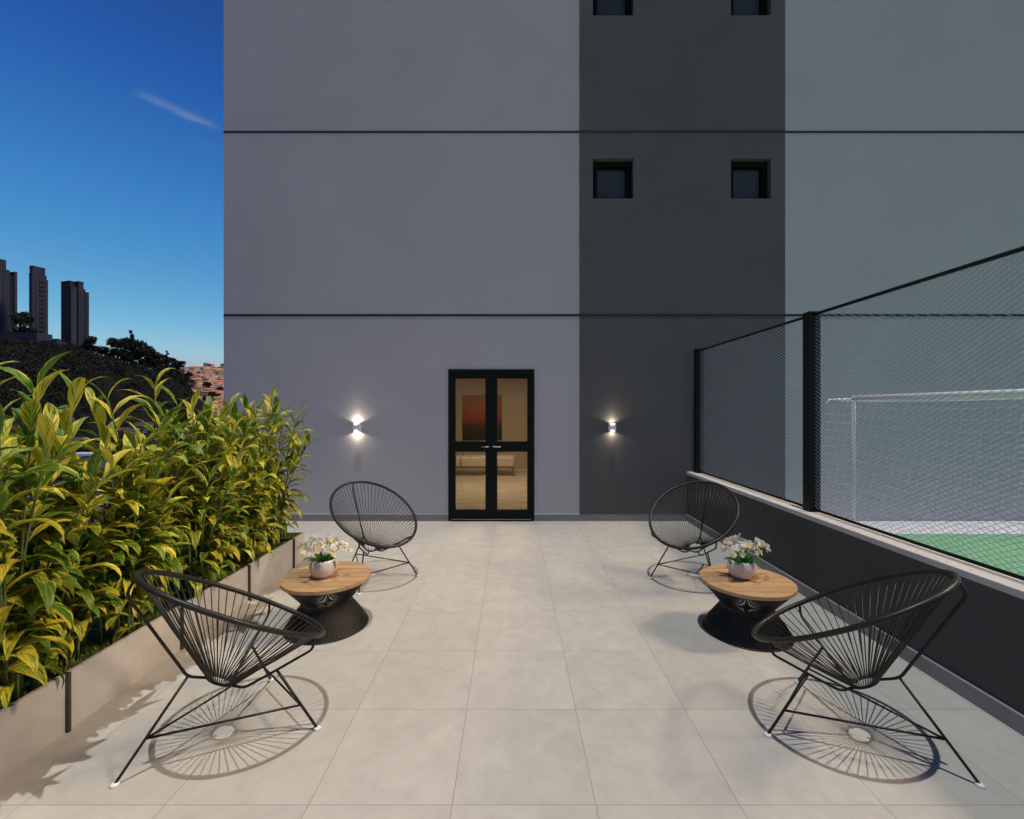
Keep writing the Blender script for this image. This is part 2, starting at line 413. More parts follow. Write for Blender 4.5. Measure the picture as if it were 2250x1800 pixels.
# things in the room
sofa = thing('sofa', 'low beige cushioned bench seen through the lower door glass', 'sofa', (-.95, 11.4, 0))
c_ = MB(); c_.smooth = False
for i in range(3):
    q = MB(); q.bbox(-1.0+i*.67, -1.0+(i+1)*.67-.012, -.28, .35, .245, .475, .035); q.build('cushion', M['cushion'], sofa)
q = MB(); q.box(-1.02, 1.0, -.30, .36, .20, .24); q.build('base', M['chestnut'], sofa)
for x in (-.98, .97):
    for y in (-.27, .33):
        q = MB(); q.box(x-.02, x+.02, y-.02, y+.02, 0, .199); q.build('leg', M['chestnut'], sofa)
pt = MB(); pt.box(-1.39, -.28, 12.61, 12.645, .78, 2.05)
tag(pt.build('painting', M['canvas']), 'dark orange gradient canvas hanging inside behind the upper door glass', 'painting')
wc = thing('wooden_armchair', 'reddish wooden armchair just visible at the right edge of the door glass', 'chair', (.52, 8.55, 0), 0)
q = MB(); q.prism_y([(-.16,.95),(-.10,.95),(.10,.42),(.04,.42)], -.25, .25); q.build('backrest', M['chestnut'], wc)
q = MB(); q.box(.04, .60, -.26, .26, .38, .42); q.build('seat', M['cushion'], wc)
for x in (.02, .56):
    for y in (-.24, .24):
        q = MB(); q.tube([(x-.07, y, 0), (x+.02, y, .38)], .016, 6); q.build('leg', M['chestnut'], wc)
cl = thing('ceiling_light', 'lit square ceiling panel lamp inside the room behind the door', 'lamp', (-.3, 9.6, RZ))
q = MB(); q.box(-.62, .62, -.62, .62, -.05, -.001); q.build('housing', M['white'], cl)
q = MB(); q.box(-.56, .56, -.56, .56, -.058, -.052); q.build('diffuser', M['ceillens'], cl)

# wall lamps with up and down beams
LAMP_W, LAMP_MID, LAMP_WIDE = 3.0, 2.4, 1.9
def wall_lamp(x, z, label):
    t = thing('wall_lamp', label, 'lamp', (x, WALL_Y-(.013 if x > SX0 else 0), z), 0, 'lit up and down lamps on the back wall')
    hw, hh, dp, r = .05, .060, .064, .034
    poly = [(-hw,-hh)] + [(-r*cos(a), -hh+r*.75*sin(a)) for a in [pi*i/10 for i in range(11)]] + [(hw,-hh),(hw,hh)] + [(r*cos(a), hh-r*.75*sin(a)) for a in [pi*i/10 for i in range(11)]] + [(-hw,hh)]
    q = MB(); q.prism_y(poly, -dp, -dp+.005)
    q.box(-hw, -hw+.004, -dp+.005, -.002, -hh, hh); q.box(hw-.004, hw, -dp+.005, -.002, -hh, hh); q.box(-hw+.004, hw-.004, -.006, -.002, -hh, hh)
    body = q.build('body', M['lampbody'], t)
    q = MB(); q.box(-hw+.0045, hw-.0045, -dp+.0055, -.0065, -.02, .02); q.build('lens', M['lamplens'], t)
    for s in (1, -1):
        for size, blend, e in ((46, 1.0, LAMP_W), (100, 1.0, LAMP_MID), (150, .3, LAMP_WIDE)):
            L = bpy.data.lights.new('beam', 'SPOT'); L.energy = e; L.color = (1, .84, .62); L.spot_size = R(size); L.spot_blend = blend; L.shadow_soft_size = .012
            lo = link('beam', L, t); lo.location = (0, -.034 if size < 140 else -.054, s*(.033 if size < 140 else .05)); lo.rotation_euler = (0 if s < 0 else pi, 0, 0)
wall_lamp(-2.283, 1.383, 'small white up and down lamp left of the door on the light grey wall')
wall_lamp(1.470, 1.383, 'small white up and down lamp right of the door on the charcoal band')

# ------------------------------------------------------------------ low wall and fence on the right
lw = thing('low_wall', 'low charcoal wall with pale stone coping along the right side of the terrace', 'wall', (RIGHT_X, 0, 0))
YE = WALL_Y-.016
q = MB(); q.box(.0, .16, -3, YE, 0.0, .69); q.build('wall_body', M['lowwall'], lw)
q = MB(); q.bbox(-.012, .172, -3, YE, .69, .73, .003); q.build('coping', M['coping'], lw)
q = MB(); q.box(-.014, -.0005, -3, YE-.0, .0, .098); q.build('skirting', M['skirt'], lw)
q = MB(); q.box(-.0165, -.0005, -3, YE, .0985, .106); q.build('skirting_lit_edge', M['sealant'], lw)  # added pale strip, stands in for sunlight along the skirting top
q = MB(); q.box(-.024, -.0145, -3, YE, .0, .004); q.build('sealant', M['sealant'], lw)
fence = thing('mesh_fence', 'tall black framed wire mesh fence standing on the low wall beside the court', 'fence', (2.705, 0, .73))
POSTS = [6.53, 4.07, 1.61, -.85]; FH = 1.78
for y in POSTS:
    q = MB(); q.bbox(-.05, .05, y-.05, y+.05, 0, FH+.015, .004); q.build('post', M['fence'], fence)
for a, c in zip(POSTS[1:], POSTS[:-1]):
    q = MB(); q.tube([(0, a+.05, FH-.012), (0, c-.05, FH-.012)], .014, 8); q.build('top_rail', M['fence'], fence)
    q = MB(); q.tube([(0, a+.05, .022), (0, c-.05, .022)], .012, 8); q.build('bottom_rail', M['fence'], fence)
    y0, y1, z0, z1 = a+.05, c-.05, .03, FH-.02
    q = MB(); sp = .033; slope = .56           # diamonds: dz/dy
    k = z0 - slope*(y1-y0)
    while k < z1:
        for sg in (1, -1):
            # line z = k + slope*(y-y0) (or mirrored), clipped to the panel
            ya, yb = max(0, (z0-k)/slope), min(y1-y0, (z1-k)/slope)
            if yb-ya > .01:
                p0 = ((0, y0+ya, k+slope*ya), (0, y0+yb, k+slope*yb)) if sg == 1 else ((.003, y1-ya, k+slope*ya), (.003, y1-yb, k+slope*yb))
                q.mi = 0 if sg == 1 else 1; q.tube(p0, (.0018 if sg == 1 else .0013), 3, cap=False)
        k += sp
    q.build('wire_mesh', [M['wire'], M['wiredark']], fence)

# the ball court beyond
q = MB(); q.box(2.75, 18, -8, 5.95, -.2, .0); tag(q.build('court_ground', M['turf']), kind='structure')
q = MB(); q.box(2.75, 18, 5.951, WALL_Y-.013, -.2, .003); tag(q.build('court_border', M['line']), kind='structure')
q = MB(); q.box(2.75, 18, -8, WALL_Y-.02, -14, -.21); tag(q.build('court_base', M['plaster']), kind='structure')
goal = thing('football_goal', 'white small football goal with sagging white net behind the mesh fence', 'goal', (4.70, 6.2, 0))
GW, GH, GT, GD = 3.0, 1.80, .33, .80
for y in (0, -GW):
    q = MB(); q.tube([(0, y, .004), (0, y, GH)], .022, 10); q.build('post', M['white'], goal)
    q = MB(); q.tube([(-.022, y, GH-.012), (-GT, y, GH-.02), (-GT-.06, y, GH-.09)], .014, 8); q.build('top_bracket', M['white'], goal)
    q = MB(); q.tube([(-.022, y, .018), (-GD, y, .018)], .014, 8); q.build('ground_bar', M['white'], goal)
q = MB(); q.tube([(0, .022, GH), (0, -GW-.022, GH)], .036, 12); q.build('crossbar', M['white'], goal)
q = MB(); q.tube([(-GD, 0, .018), (-GD, -GW, .018)], .014, 8); q.build('rear_bar', M['white'], goal)
q = MB(); nr, ncol = 20, 28
def netpt(u, v):      # u along the goal, v from crossbar over the top and down the back
    if v < .16: x, z = -GT*v/.16, GH - .02 - .02*sin(pi*v/.16)
    else:
        k = (v-.16)/.84; x = -GT-(GD-GT)*k; z = (GH-.03)*(1-k)+.02
    sag = .09*sin(pi*u)*sin(pi*max(0, min(1, v)))
    return (x+sag*.8, -GW*u, max(.01, z-sag*(1 if v < .9 else .2)))
for j in range(nr+1): q.tube([netpt(i/ncol, j/nr) for i in range(ncol+1)], .0018, 4, cap=False)
for i in range(ncol+1): q.tube([netpt(i/ncol, j/nr) for j in range(nr+1)], .0018, 4, cap=False)
for y in (0, -GW):    # side nets
    for j in range(1, 17):
        z = GH*j/17; xe = -GT-(GD-GT)*(1-z/GH) if z < GH-.03 else -GT
        q.tube([(0, y, z), (xe*.5, y, z-.03), (xe, y, z)], .0018, 4, cap=False)
    for i in range(1, 7):
        x = -GD*i/7; zt = GH-.03 if x > -GT else GH*(1-(-x-GT)/(GD-GT))
        q.tube([(x, y, .01), (x, y, max(.05, zt))], .0018, 4, cap=False)
q.build('net', M['net'], goal)

# ------------------------------------------------------------------ planter, grass, railing
PXF, PXB, PY1, PZT = -2.275, -2.92, 4.95, .298
pl = thing('planter', 'long low beige tiled planter box running along the left edge of the terrace', 'planter', (0, 0, 0))
JY = [2.302+.794*k for k in range(-5, 4)]
ys = [-3.0] + [y for y in JY] + [PY1-.02]
q = MB()
for a, c in zip(ys[:-1], ys[1:]): q.box(PXF-.02, PXF, a+.0015, c-.0015, 0, PZT)
q.box(PXB, PXB+.02, -3, PY1-.02, 0, PZT); q.build('side_panel', M['planter'], pl)
q = MB(); q.box(PXB, PXF, PY1-.02, PY1, 0, PZT+.002); q.build('end_panel', M['rim'], pl)
q = MB(); q.box(PXB+.021, PXF-.0205, -3, PY1-.0205, .005, .268); q.build('soil', M['soil'], pl)
for y in JY:
    q = MB(); q.box(PXF+.0005, PXF+.017, y-.008, y+.008, 0, PZT+.005); q.box(PXB, PXF, y-.008, y+.008, PZT-.024, PZT+.005)
    q.build('strap', M['strap'], pl)
g = MB()
for i in range(17000):
    x = random.uniform(PXB+.03, PXF-.024); y = PY1-.03-(random.random()**1.5)*5.2
    a = random.uniform(0, 2*pi); h = random.uniform(.015, .034); dx, dy = cos(a)*.0045, sin(a)*.0045; lx, ly = random.uniform(-.012,.012), random.uniform(-.012,.012)
    n = len(g.v); g.v += [(x-dx,y-dy,.267), (x+dx,y+dy,.267), (x+lx,y+ly,.267+h)]; g.face((n,n+1,n+2))
tag(g.build('grass', M['grass']), 'short bright green grass covering the planter soil', 'grass', kind='stuff')

rl = thing('railing', 'dark metal railing with round handrail half hidden behind the leafy hedge', 'railing', (-3.12, 0, 0))
q = MB(); q.tube([(0, -2.5, 1.13), (0, 5.03, 1.13)], .026, 10); q.build('handrail', M['fence'], rl)
q = MB(); q.tube([(0, -2.5, .12), (0, 5.03, .12)], .014, 8); q.build('bottom_rail', M['fence'], rl)
for i in range(6):
    y = 5.03-i*1.2
    q = MB(); q.box(-.02, .02, y-.02, y+.02, 0, 1.108); q.build('post', M['fence'], rl)
for i in range(56):
    y = 5.03-.15*(i+.5)
    if y > .4:
        q = MB(); q.tube([(0, y, .13), (0, y, 1.12)], .008, 6); q.build('baluster', M['fence'], rl)
pw = thing('parapet_wall', 'grey rendered parapet with white coping beyond the railing at the far left', 'wall', (-5.6, WALL_Y+.12, 0))
q = MB(); q.box(-1.05, 1.335, 0, .18, -14, .955); q.build('wall_body', M['plaster'], pw)
q = MB(); q.box(-1.08, 1.335, -.03, .21, .955, .985); q.build('coping', M['white'], pw)

# ------------------------------------------------------------------ hedge of variegated plants
def leaf(mb, base, az, el, L, W, droop, twist=0.0, n=8):
    d0 = Vector((cos(az)*cos(el), sin(az)*cos(el), sin(el))); p = Vector(base); rows = []
    side0 = Vector((-sin(az), cos(az), 0)); e = el; tot = 0
    for i in range(n+1):
        t = i/n
        d = Vector((cos(az)*cos(e), sin(az)*cos(e), sin(e))); up = Vector((-cos(az)*sin(e), -sin(az)*sin(e), cos(e)))
        a = twist*t; sd = side0*cos(a)+up*sin(a); nu = up*cos(a)-side0*sin(a)
        wd = W*(.10 if t < .08 else (sin(pi*min(1, ((t-.06)/.94))**.72))**.9) if i < n else .0
        wv = .06*W*sin(t*21+az*3)
        rows.append((p+sd*(-wd*.5)+nu*(wd*.16+wv*.4), p.copy(), p+sd*(wd*.5)+nu*(wd*.16-wv*.4), t))
        p = p + d*(L/n); e -= droop/n*(.35+1.3*t)
    b0 = len(mb.v); old = mb.smooth; mb.smooth = True
    for r in rows: mb.v += [tuple(r[0]), tuple(r[1]), tuple(r[2])]
    for i in range(n):
        t0, t1 = rows[i][3], rows[i+1][3]
        for k in (0, 1):
            mb.face((b0+3*i+k, b0+3*i+k+1, b0+3*i+3+k+1, b0+3*i+3+k), ((k*.5,t0),(k*.5+.5,t0),(k*.5+.5,t1),(k*.5,t1)))
    mb.smooth = old
def ginger(seed, height):
    rs = random.Random(seed); fol, can = MB(), MB()
    nc = 14
    for c in range(nc):
        a0 = 2*pi*c/nc + rs.uniform(-.4,.4); r0 = rs.uniform(.02,.13)
        h = height*(rs.uniform(.42, 1.0) if c % 3 else rs.uniform(.8,1)) if c else height
        lean = rs.uniform(.06, .24)*(1.55 if h < .75*height else 1) if c else .06
        base = Vector((r0*cos(a0), r0*sin(a0), 0)); pts = []
        for i in range(9):
            t = i/8; pts.append(base + Vector((cos(a0)*lean*h*t*t*1.0, sin(a0)*lean*h*t*t*1.0, h*t*(1-.12*lean*t))))
        can.tube(pts, [.0085-.0045*i/8 for i in range(9)], 5)
        plane = rs.uniform(0, 2*pi); nl = int(12 + 12*h/height); z0 = .15 if h > .75*height else .07
        for k in range(nl):
            t = z0 + (1-z0)*(k/(nl-1))**.92; i = min(7, int(t*8)); fr = t*8-i
            p = pts[i].lerp(pts[i+1], fr)
            az = plane + (0 if k % 2 else pi) + rs.uniform(-.55,.55) + k*.22
            top = k/(nl-1)
            el = R(rs.uniform(18, 45)) + (R(38)*(top**3)); L = rs.uniform(.22,.36)*(1-.25*top**4); 
            leaf(fol, p, az, el, L, L*rs.uniform(.215,.265), R(rs.uniform(95,180))*(1-.45*top**2), rs.uniform(-.6,.6))
    return can, fol
protos = [ginger(s, h) for s, h in ((3, 1.50), (8, 1.42), (15, 1.36), (21, 1.46))]
protos = [(c.mesh('cane', M['cane']), f.mesh('foliage', M['leaf'])) for c, f in protos]
HN = ['at the far end of the planter by the grey wall', 'second from the far end of the planter', 'third from the far end of the planter', 'fourth from the far end of the planter', 'fifth from the far end of the planter', 'sixth from the far end of the planter', 'seventh from the far end of the planter', 'eighth from the far end of the planter', 'second from the left photo edge', 'at the left photo edge, closest to the camera']
HEDGE = [(-2.50,4.66),(-2.62,4.36),(-2.46,4.05),(-2.60,3.72),(-2.46,3.40),(-2.60,3.06),(-2.46,2.74),(-2.60,2.44),(-2.47,2.12),(-2.55,1.78)]
HS = [.98,.86,1.0,.90,.92,1.10,.86,.84,1.02,1.12]
for i, (x, y) in enumerate(HEDGE):
    x += .10 if i > 3 else .02
    ginger_plant = thing('hedge_plant', 'tall yellow striped leafy plant ' + HN[i], 'plant', (x, y, .268), random.uniform(0, 6.28), 'variegated plants in the long planter')
    ginger_plant.scale = (.90, .90, HS[i])
    c, f = protos[i % 4]
    link('cane', c, ginger_plant); link('foliage', f, ginger_plant)

# ------------------------------------------------------------------ cord chairs
HX, HZ, HA, HB, HT, HR = .08, .640, .396, .478, .5437, .283
def hoop(t, off=0.0): return Vector((HX+(HB+off)*cos(HT)*cos(t), (HA+off)*sin(t), HZ-(HB+off)*sin(HT)*cos(t)))
def ringp(t): return Vector((.062*cos(HT)*cos(t), .062*sin(t), HR-.062*sin(HT)*cos(t)))
def rounded(pts, r=.03, n=4):
    pts = [Vector(p) for p in pts]; out = [pts[0]]
    for a, p, c in zip(pts, pts[1:], pts[2:]):
        d1, d2 = (a-p), (c-p); k = min(r, d1.length*.4, d2.length*.4); s, e = p+d1.normalized()*k, p+d2.normalized()*k
        for i in range(n+1):
            t = i/n; out.append(s*(1-t)**2 + p*2*t*(1-t) + e*t*t)
    return out + [pts[-1]]
def make_chair(label):
    t = thing('cord_chair', label, 'chair', (0,0,0), 0, 'round cord chairs on the terrace')
    N = 72
    q = MB(); q.tube([hoop(2*pi*i/N) for i in range(N)], .013, 10, closed=True); q.build('hoop', M['cord'], t)
    q = MB(); q.tube([ringp(2*pi*i/28) for i in range(28)], .0065, 8, closed=True); q.build('seat_ring', M['rod'], t)
    q = MB(); NC = 60
    for i in range(NC):
        a = 2*pi*(i+.5)/NC; h, r = hoop(a, -.006), ringp(a)
        mid_ = (h+r)*.5 + Vector((0,0,-.006)); q.tube([h, mid_, r], .0028, 5)
    q.build('woven_cord', M['cord'], t)
    def rad(ang, d, z): return Vector((d*cos(ang), d*sin(ang), z))
    fa = R(41.5)
    q = MB(); q.tube(rounded([rad(pi,.035,.31), rad(pi,.135,.360), rad(pi,.285,.667), rad(pi,.362,.825), hoop(pi)]), .0068, 8); q.build('support_rod', M['rod'], t)
    feet = [rad(pi,.400,0), rad(-fa,.470,0), rad(fa,.470,0)]; tops = [rad(pi,.135,.360), rad(-fa,.272,.318), rad(fa,.272,.318)]
    for s in (-1, 1):
        th = s*R(50)          # where the rod meets the hoop
        best = min((abs(atan2(hoop(a).y, hoop(a).x)-s*fa), a) for a in [2*pi*i/720-pi for i in range(720)])[1]
        q = MB(); q.tube(rounded([rad(s*fa,.045,.258), rad(s*fa,.115,.236), rad(s*fa,.262,.312), rad(s*fa,.450,.413), hoop(best)]), .0068, 8); q.build('support_rod', M['rod'], t)
    st = []
    for f_, tp in zip(feet, tops):
        q = MB(); q.tube([f_+Vector((0,0,.006)), tp], .0068, 8); lg = q.build('leg', M['rod'], t)
        q = MB(); q.lathe([(.0, .0), (.017, .0), (.019, .004), (.014, .011), (.0085, .013), (.0, .013)], 14, f_); q.build('foot_cap', M['cap'], lg)
        st.append(f_.lerp(tp, .41))
    for i in range(3):
        q = MB(); q.tube([st[i], st[(i+1) % 3]], .0055, 8); q.build('stretcher', M['rod'], t)
    return t
c0 = make_chair('round black cord chair nearest the camera on the left, beside the hedge')
CH = [(-1.4706, 2.2689, .8366, None), (1.7606, 2.2516, 2.3661, 'round black cord chair nearest the camera on the right, beside the low charcoal wall'),
      (-1.4087, 4.4790, -.7528, 'round black cord chair at the back left, below the wall lamp left of the door'),
      (1.8147, 4.4567, -2.2938, 'round black cord chair at the back right, where the charcoal band meets the low wall')]
for i, (x, y, a, lab) in enumerate(CH):
    c = c0 if i == 0 else copy_tree(c0)
    if lab: c['label'] = lab
    c.location = (x, y, 0); c.rotation_euler = (0, 0, a)

# ------------------------------------------------------------------ coffee tables
TT, TR = .380, .322
def make_table(label):
    t = thing('coffee_table', label, 'table', (0,0,0), 0, 'round wooden topped coffee tables')
    q = MB(); edges = [-TR+2*TR*i/7 for i in range(8)]
    for a, c in zip(edges[:-1], edges[1:]):
        a, c = a+.0022, c-.0022
        n = 14; ysamp = [a+(c-a)*i/n for i in range(n+1)]
        right = [(sqrt(max(0, TR*TR-y*y)), y) for y in ysamp]; left = [(-x, y) for x, y in reversed(right)]
        poly = right + left
        if a < -TR+.002: poly = [p for p in poly]
        q.prism(poly, TT-.024, TT)
    q.build('tabletop', M['teak'], t)
    q = MB(); q.lathe([(0, TT-.030), (TR-.012, TT-.030), (TR-.012, TT-.0245), (0, TT-.0245)], 48); q.build('sub_top', M['wirebase'], t)
    prof = [(.300,.006),(.262,.066),(.222,.122),(.188,.168),(.176,.192),(.188,.215),(.224,.258),(.262,.302),(.305,.350)]
    q = MB(); NW = 150
    for i in range(NW):
        a = 2*pi*i/NW; q.tube([(r*cos(a), r*sin(a), z) for r, z in prof], .0036, 5)
    q.build('wire_base', M['wirebase'], t)
    for r, z, k in ((.300,.005,.005), (.174,.192,.004), (.303,.349,.004)):
        q = MB(); q.tube([(r*cos(2*pi*i/64), r*sin(2*pi*i/64), z) for i in range(64)], k, 8, closed=True); q.build('ring', M['wirebase'], t)
    return t
t0 = make_table('round teak topped table with black wire base beside the hedge on the left')
t0.location = (-1.414, 3.446, 0); t0.rotation_euler = (0,0,.04)
t1 = copy_tree(t0); t1['label'] = 'round teak topped table with black wire base beside the low charcoal wall on the right'
t1.location = (1.746, 3.356, 0); t1.rotation_euler = (0,0,-.03)

# ------------------------------------------------------------------ potted orchids
def petal(mb, c, d, up, L, W):
    d = d.normalized(); s = d.cross(up).normalized(); b0 = len(mb.v); prof = [(0,.16),(.3,.8),(.62,1.0),(.88,.62),(1.0,.12)]
    for t, w in prof:
        k = c + d*(L*t) + up*(.10*L*sin(pi*t))
        mb.v += [tuple(k-s*(W*w/2)-up*.03*L), tuple(k), tuple(k+s*(W*w/2)-up*.03*L)]
    old = mb.smooth; mb.smooth = True
    for i in range(len(prof)-1):
        for j in (0, 1): mb.face((b0+3*i+j, b0+3*i+j+1, b0+3*i+4+j, b0+3*i+3+j))
    mb.smooth = old
def flower_mesh(seed):
    rs = random.Random(seed); q = MB(); up = Vector((0,0,1)); z = Vector((0,0,0))
    for k, (a, L, W) in enumerate(((90,.026,.024), (18,.028,.034), (162,.028,.034), (-54,.025,.018), (-126,.025,.018))):
        a = R(a+rs.uniform(-7,7)); petal(q, z, Vector((cos(a), sin(a), .12)), up, L, W)
    q.mi = 1; petal(q, Vector((0,-.001,.002)), Vector((0,-1,.7)), Vector((0,.5,1)).normalized(), .025, .021); petal(q, Vector((0,.001,.002)), Vector((.5,-.2,.9)), Vector((0,.5,1)).normalized(), .009, .008); petal(q, Vector((0,.001,.002)), Vector((-.5,-.2,.9)), Vector((0,.5,1)).normalized(), .009, .008)
    return q.mesh('flower', [M['petal'], M['lip']])
FL = [flower_mesh(s) for s in (1, 2, 3)]
def make_orchid(label):
    rs = random.Random(5)
    t = thing('potted_orchid', label, 'potted plant', (0,0,0), 0, 'white orchids in glazed bowls')
    q = MB(); q.lathe([(0,0),(.055,0),(.072,.008),(.094,.04),(.101,.075),(.097,.108),(.088,.130),(.084,.133),(.080,.128),(.086,.104),(.086,.095),(0,.095)], 40); q.build('bowl', M['ceramic'], t)
    q = MB()
    for i in range(15):
        a = 2*pi*i/15+rs.uniform(-.2,.2); leaf(q, (.02*cos(a), .02*sin(a), .10), a, R(rs.uniform(32,78)), rs.uniform(.10,.15), rs.uniform(.030,.042), R(rs.uniform(60,120)), 0, 6)
    q.build('leaf_clump', M['orchidleaf'], t)
    ns = 11; fi = 0
    for i in range(ns):
        a = 2*pi*i/ns + rs.uniform(-.25,.25); reach = rs.uniform(.14,.215) if i else .03; top = rs.uniform(.23,.285) if i else .30
        pts = []
        for k in range(8):
            s = k/7; pts.append(Vector((cos(a)*reach*s**1.3, sin(a)*reach*s**1.3, .11+(top-.11)*sin(pi*.5*min(1, s*1.25)) - (.05*max(0, s-.72)/.28))))
        q = MB(); q.tube(pts, .0022, 5); q.build('stem', M['stem'], t)
        for k in range(9):
            s = .40+.60*k/8; j = min(6, int(s*7)); p = pts[j].lerp(pts[j+1], s*7-j)
            out = Vector((cos(a)+rs.uniform(-.7,.7), sin(a)+rs.uniform(-.7,.7)-.35, rs.uniform(-.1,.75))).normalized()
            f = link('flower', FL[fi % 3], t); fi += 1
            f.location = p + out*.012 + Vector((rs.uniform(-.018,.018), rs.uniform(-.018,.018), rs.uniform(-.012,.014)))
            f.rotation_mode = 'QUATERNION'; qt = out.to_track_quat('Z', 'Y'); f.rotation_quaternion = qt; k_ = rs.uniform(.66,.88); f.scale = (k_,k_,k_)
    return t
o0 = make_orchid('white orchids in a cream bowl on the left table beside the hedge')
o0.location = (-1.435, 3.425, TT+.0005); o0.rotation_euler = (0,0,.5)
o1 = copy_tree(o0); o1['label'] = 'white orchids in a cream bowl on the right table beside the low charcoal wall'
o1.location = (1.737, 3.405, TT+.0005); o1.rotation_euler = (0,0,2.1)

# ------------------------------------------------------------------ the valley and the city beyond
def interp(x, pts):
    if x <= pts[0][0]: return pts[0][1]
    for (a, u), (c, v) in zip(pts, pts[1:]):
        if x <= c: return u+(v-u)*(x-a)/(c-a)
    return pts[-1][1]
def sstep(t): t = max(0, min(1, t)); return t*t*(3-2*t)
BASE = -14.0
CREST = [(-420,46),(-330,44),(-284,40),(-262,38),(-245,35),(-231,32.5),(-222,30),(-205,26),(-192,24),(-184,22),(-178,15),(-172,2),(-164,-9),(-150,BASE)]
def terrain(x, y):
    h = BASE
    g = sstep((y-70)/180) if y < 250 else 1-sstep((y-268)/110); xe = x*250/max(y, 250)
    h += (interp(xe, CREST)-BASE)*g
    if x < -180:
        g2 = sstep((y-560)/430)*sstep((-180-x)/120)
        h = max(h, BASE+96*g2)
    return h + 1.2*sin(x*.09+1)*sin(y*.07)*min(1, max(0, (h-BASE)/10))
M['earth'] = mottled('hillside earth and scrub', (.005,.007,.005), (.008,.009,.007), .06, .95, 0, spec=.1)  # the hill's shadow is put into these near-black ground and foliage colours
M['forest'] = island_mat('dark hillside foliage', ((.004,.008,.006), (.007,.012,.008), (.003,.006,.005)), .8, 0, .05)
M['treeleaf'] = island_mat('dark tree foliage', ((.007,.013,.009), (.014,.021,.012)), .8, 0)
M['bark'] = mat('dark bark', (.015,.012,.010), .9)
M['tower'] = mottled('shaded slate tower render', (.026,.035,.064), (.034,.042,.074), .05, .8, 0, spec=.2)  # tower colours darkened to carry the shade on the ridge
M['towerdark'] = mottled('shaded navy tower render', (.013,.017,.028), (.016,.020,.032), .05, .8, 0, spec=.2)
M['towerwin'] = mat('dark tower window', (.004,.005,.008), .4)
M['cityground'] = mottled('valley ground', (.05,.05,.035), (.09,.075,.055), .02, .95, 0)
q = MB(); q.v = [(-4500,-2500,-14.6),(4500,-2500,-14.6),(4500,6500,-14.6),(-4500,6500,-14.6)]; q.face((0,1,2,3))
tag(q.build('city_ground', M['cityground']), kind='structure')
q = MB(); q.smooth = True; xs = [-1000+14*i for i in range(65)]; yy = [60+14*i for i in range(76)]
for y in yy:
    for x in xs: q.v.append((x, y, terrain(x, y)))
for j in range(len(yy)-1):
    for i in range(len(xs)-1):
        a = j*len(xs)+i; q.face((a, a+1, a+1+len(xs), a+len(xs)))
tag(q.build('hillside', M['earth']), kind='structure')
# woodland covering the near slope: one mass
rs = random.Random(4); q = MB()
def clump(mb, c, r, n, size, rs, flat=.8):
    for _ in range(n):
        a, z = rs.uniform(0, 2*pi), rs.uniform(-.6, 1); k = sqrt(max(0, 1-z*z)); rr = r*rs.uniform(.45, 1.05)
        p = Vector(c)+Vector((k*cos(a)*rr, k*sin(a)*rr, z*rr*flat)); d = Vector((rs.gauss(0,1), rs.gauss(0,1), rs.gauss(0,1))).normalized(); u = d.orthogonal().normalized()*size*rs.uniform(.6,1.2); v = d.cross(u).normalized()*size*rs.uniform(.5,1)
        b0 = len(mb.v); mb.v += [tuple(p-u), tuple(p-v*.7), tuple(p+u), tuple(p+v*.7)]; mb.face((b0,b0+1,b0+2,b0+3))
for _ in range(3000):
    y = rs.uniform(95, 262); x = ((rs.uniform(-40, 400) if _ % 5 else rs.uniform(330, 412))-1078)/949*y
    if y > 235 and rs.random() < .4: continue
    clump(q, (x, y, terrain(x, y)+rs.uniform(.3,1.6)), rs.uniform(1.3, 2.8), 30, .5, rs)
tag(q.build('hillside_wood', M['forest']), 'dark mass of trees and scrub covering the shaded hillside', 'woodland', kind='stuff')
# single trees along the skyline
def tree_mesh(seed, kind):
    rs = random.Random(seed); cr, tr = MB(), MB()
    H = 10.0
    tr.tube([(0,0,-1.5),(.1,.05,H*.35),(rs.uniform(-.3,.3),.1,H*.72)], [.30,.22,.08], 6)
    for k in range(5):
        a = k*1.3+rs.random(); z = H*(.3+.08*k); tr.tube([(0,0,z),(1.5*cos(a),1.5*sin(a),z+1.5)], [.10,.04], 4)
    lobes = [(0,0,H*.72,2.3)] + [(rs.uniform(-1.9,1.9), rs.uniform(-1.9,1.9), H*rs.uniform(.12,.80), rs.uniform(1.1,1.9)) for _ in range(12)]
    if kind == 1: lobes = [(rs.uniform(-.5,.5), rs.uniform(-.5,.5), H*(.2+.11*k), 1.9-.2*k) for k in range(8)]
    for x, y, z, r in lobes: clump(cr, (x,y,z), r, 150, .46, rs)
    return cr.mesh('crown', M['treeleaf']), tr.mesh('trunk', M['bark'])
TP = [tree_mesh(1, 0), tree_mesh(2, 0), tree_mesh(3, 1), tree_mesh(6, 0)]
def tree(px, Y, top_py, wide, kind, label, group='trees on the dark ridge'):
    x = (px-1078)/949*Y; z0 = terrain(x, Y); ztop = CAM_H+(862.5-top_py)/949*Y; h = max(3.0, ztop-z0)
    t = thing('ridge_tree', label, 'tree', (x, Y, z0), px*1.7, group); t.scale = (wide/5.0, wide/5.0, h/9.4)
    c, k = TP[kind]; link('crown', c, t); link('trunk', k, t)
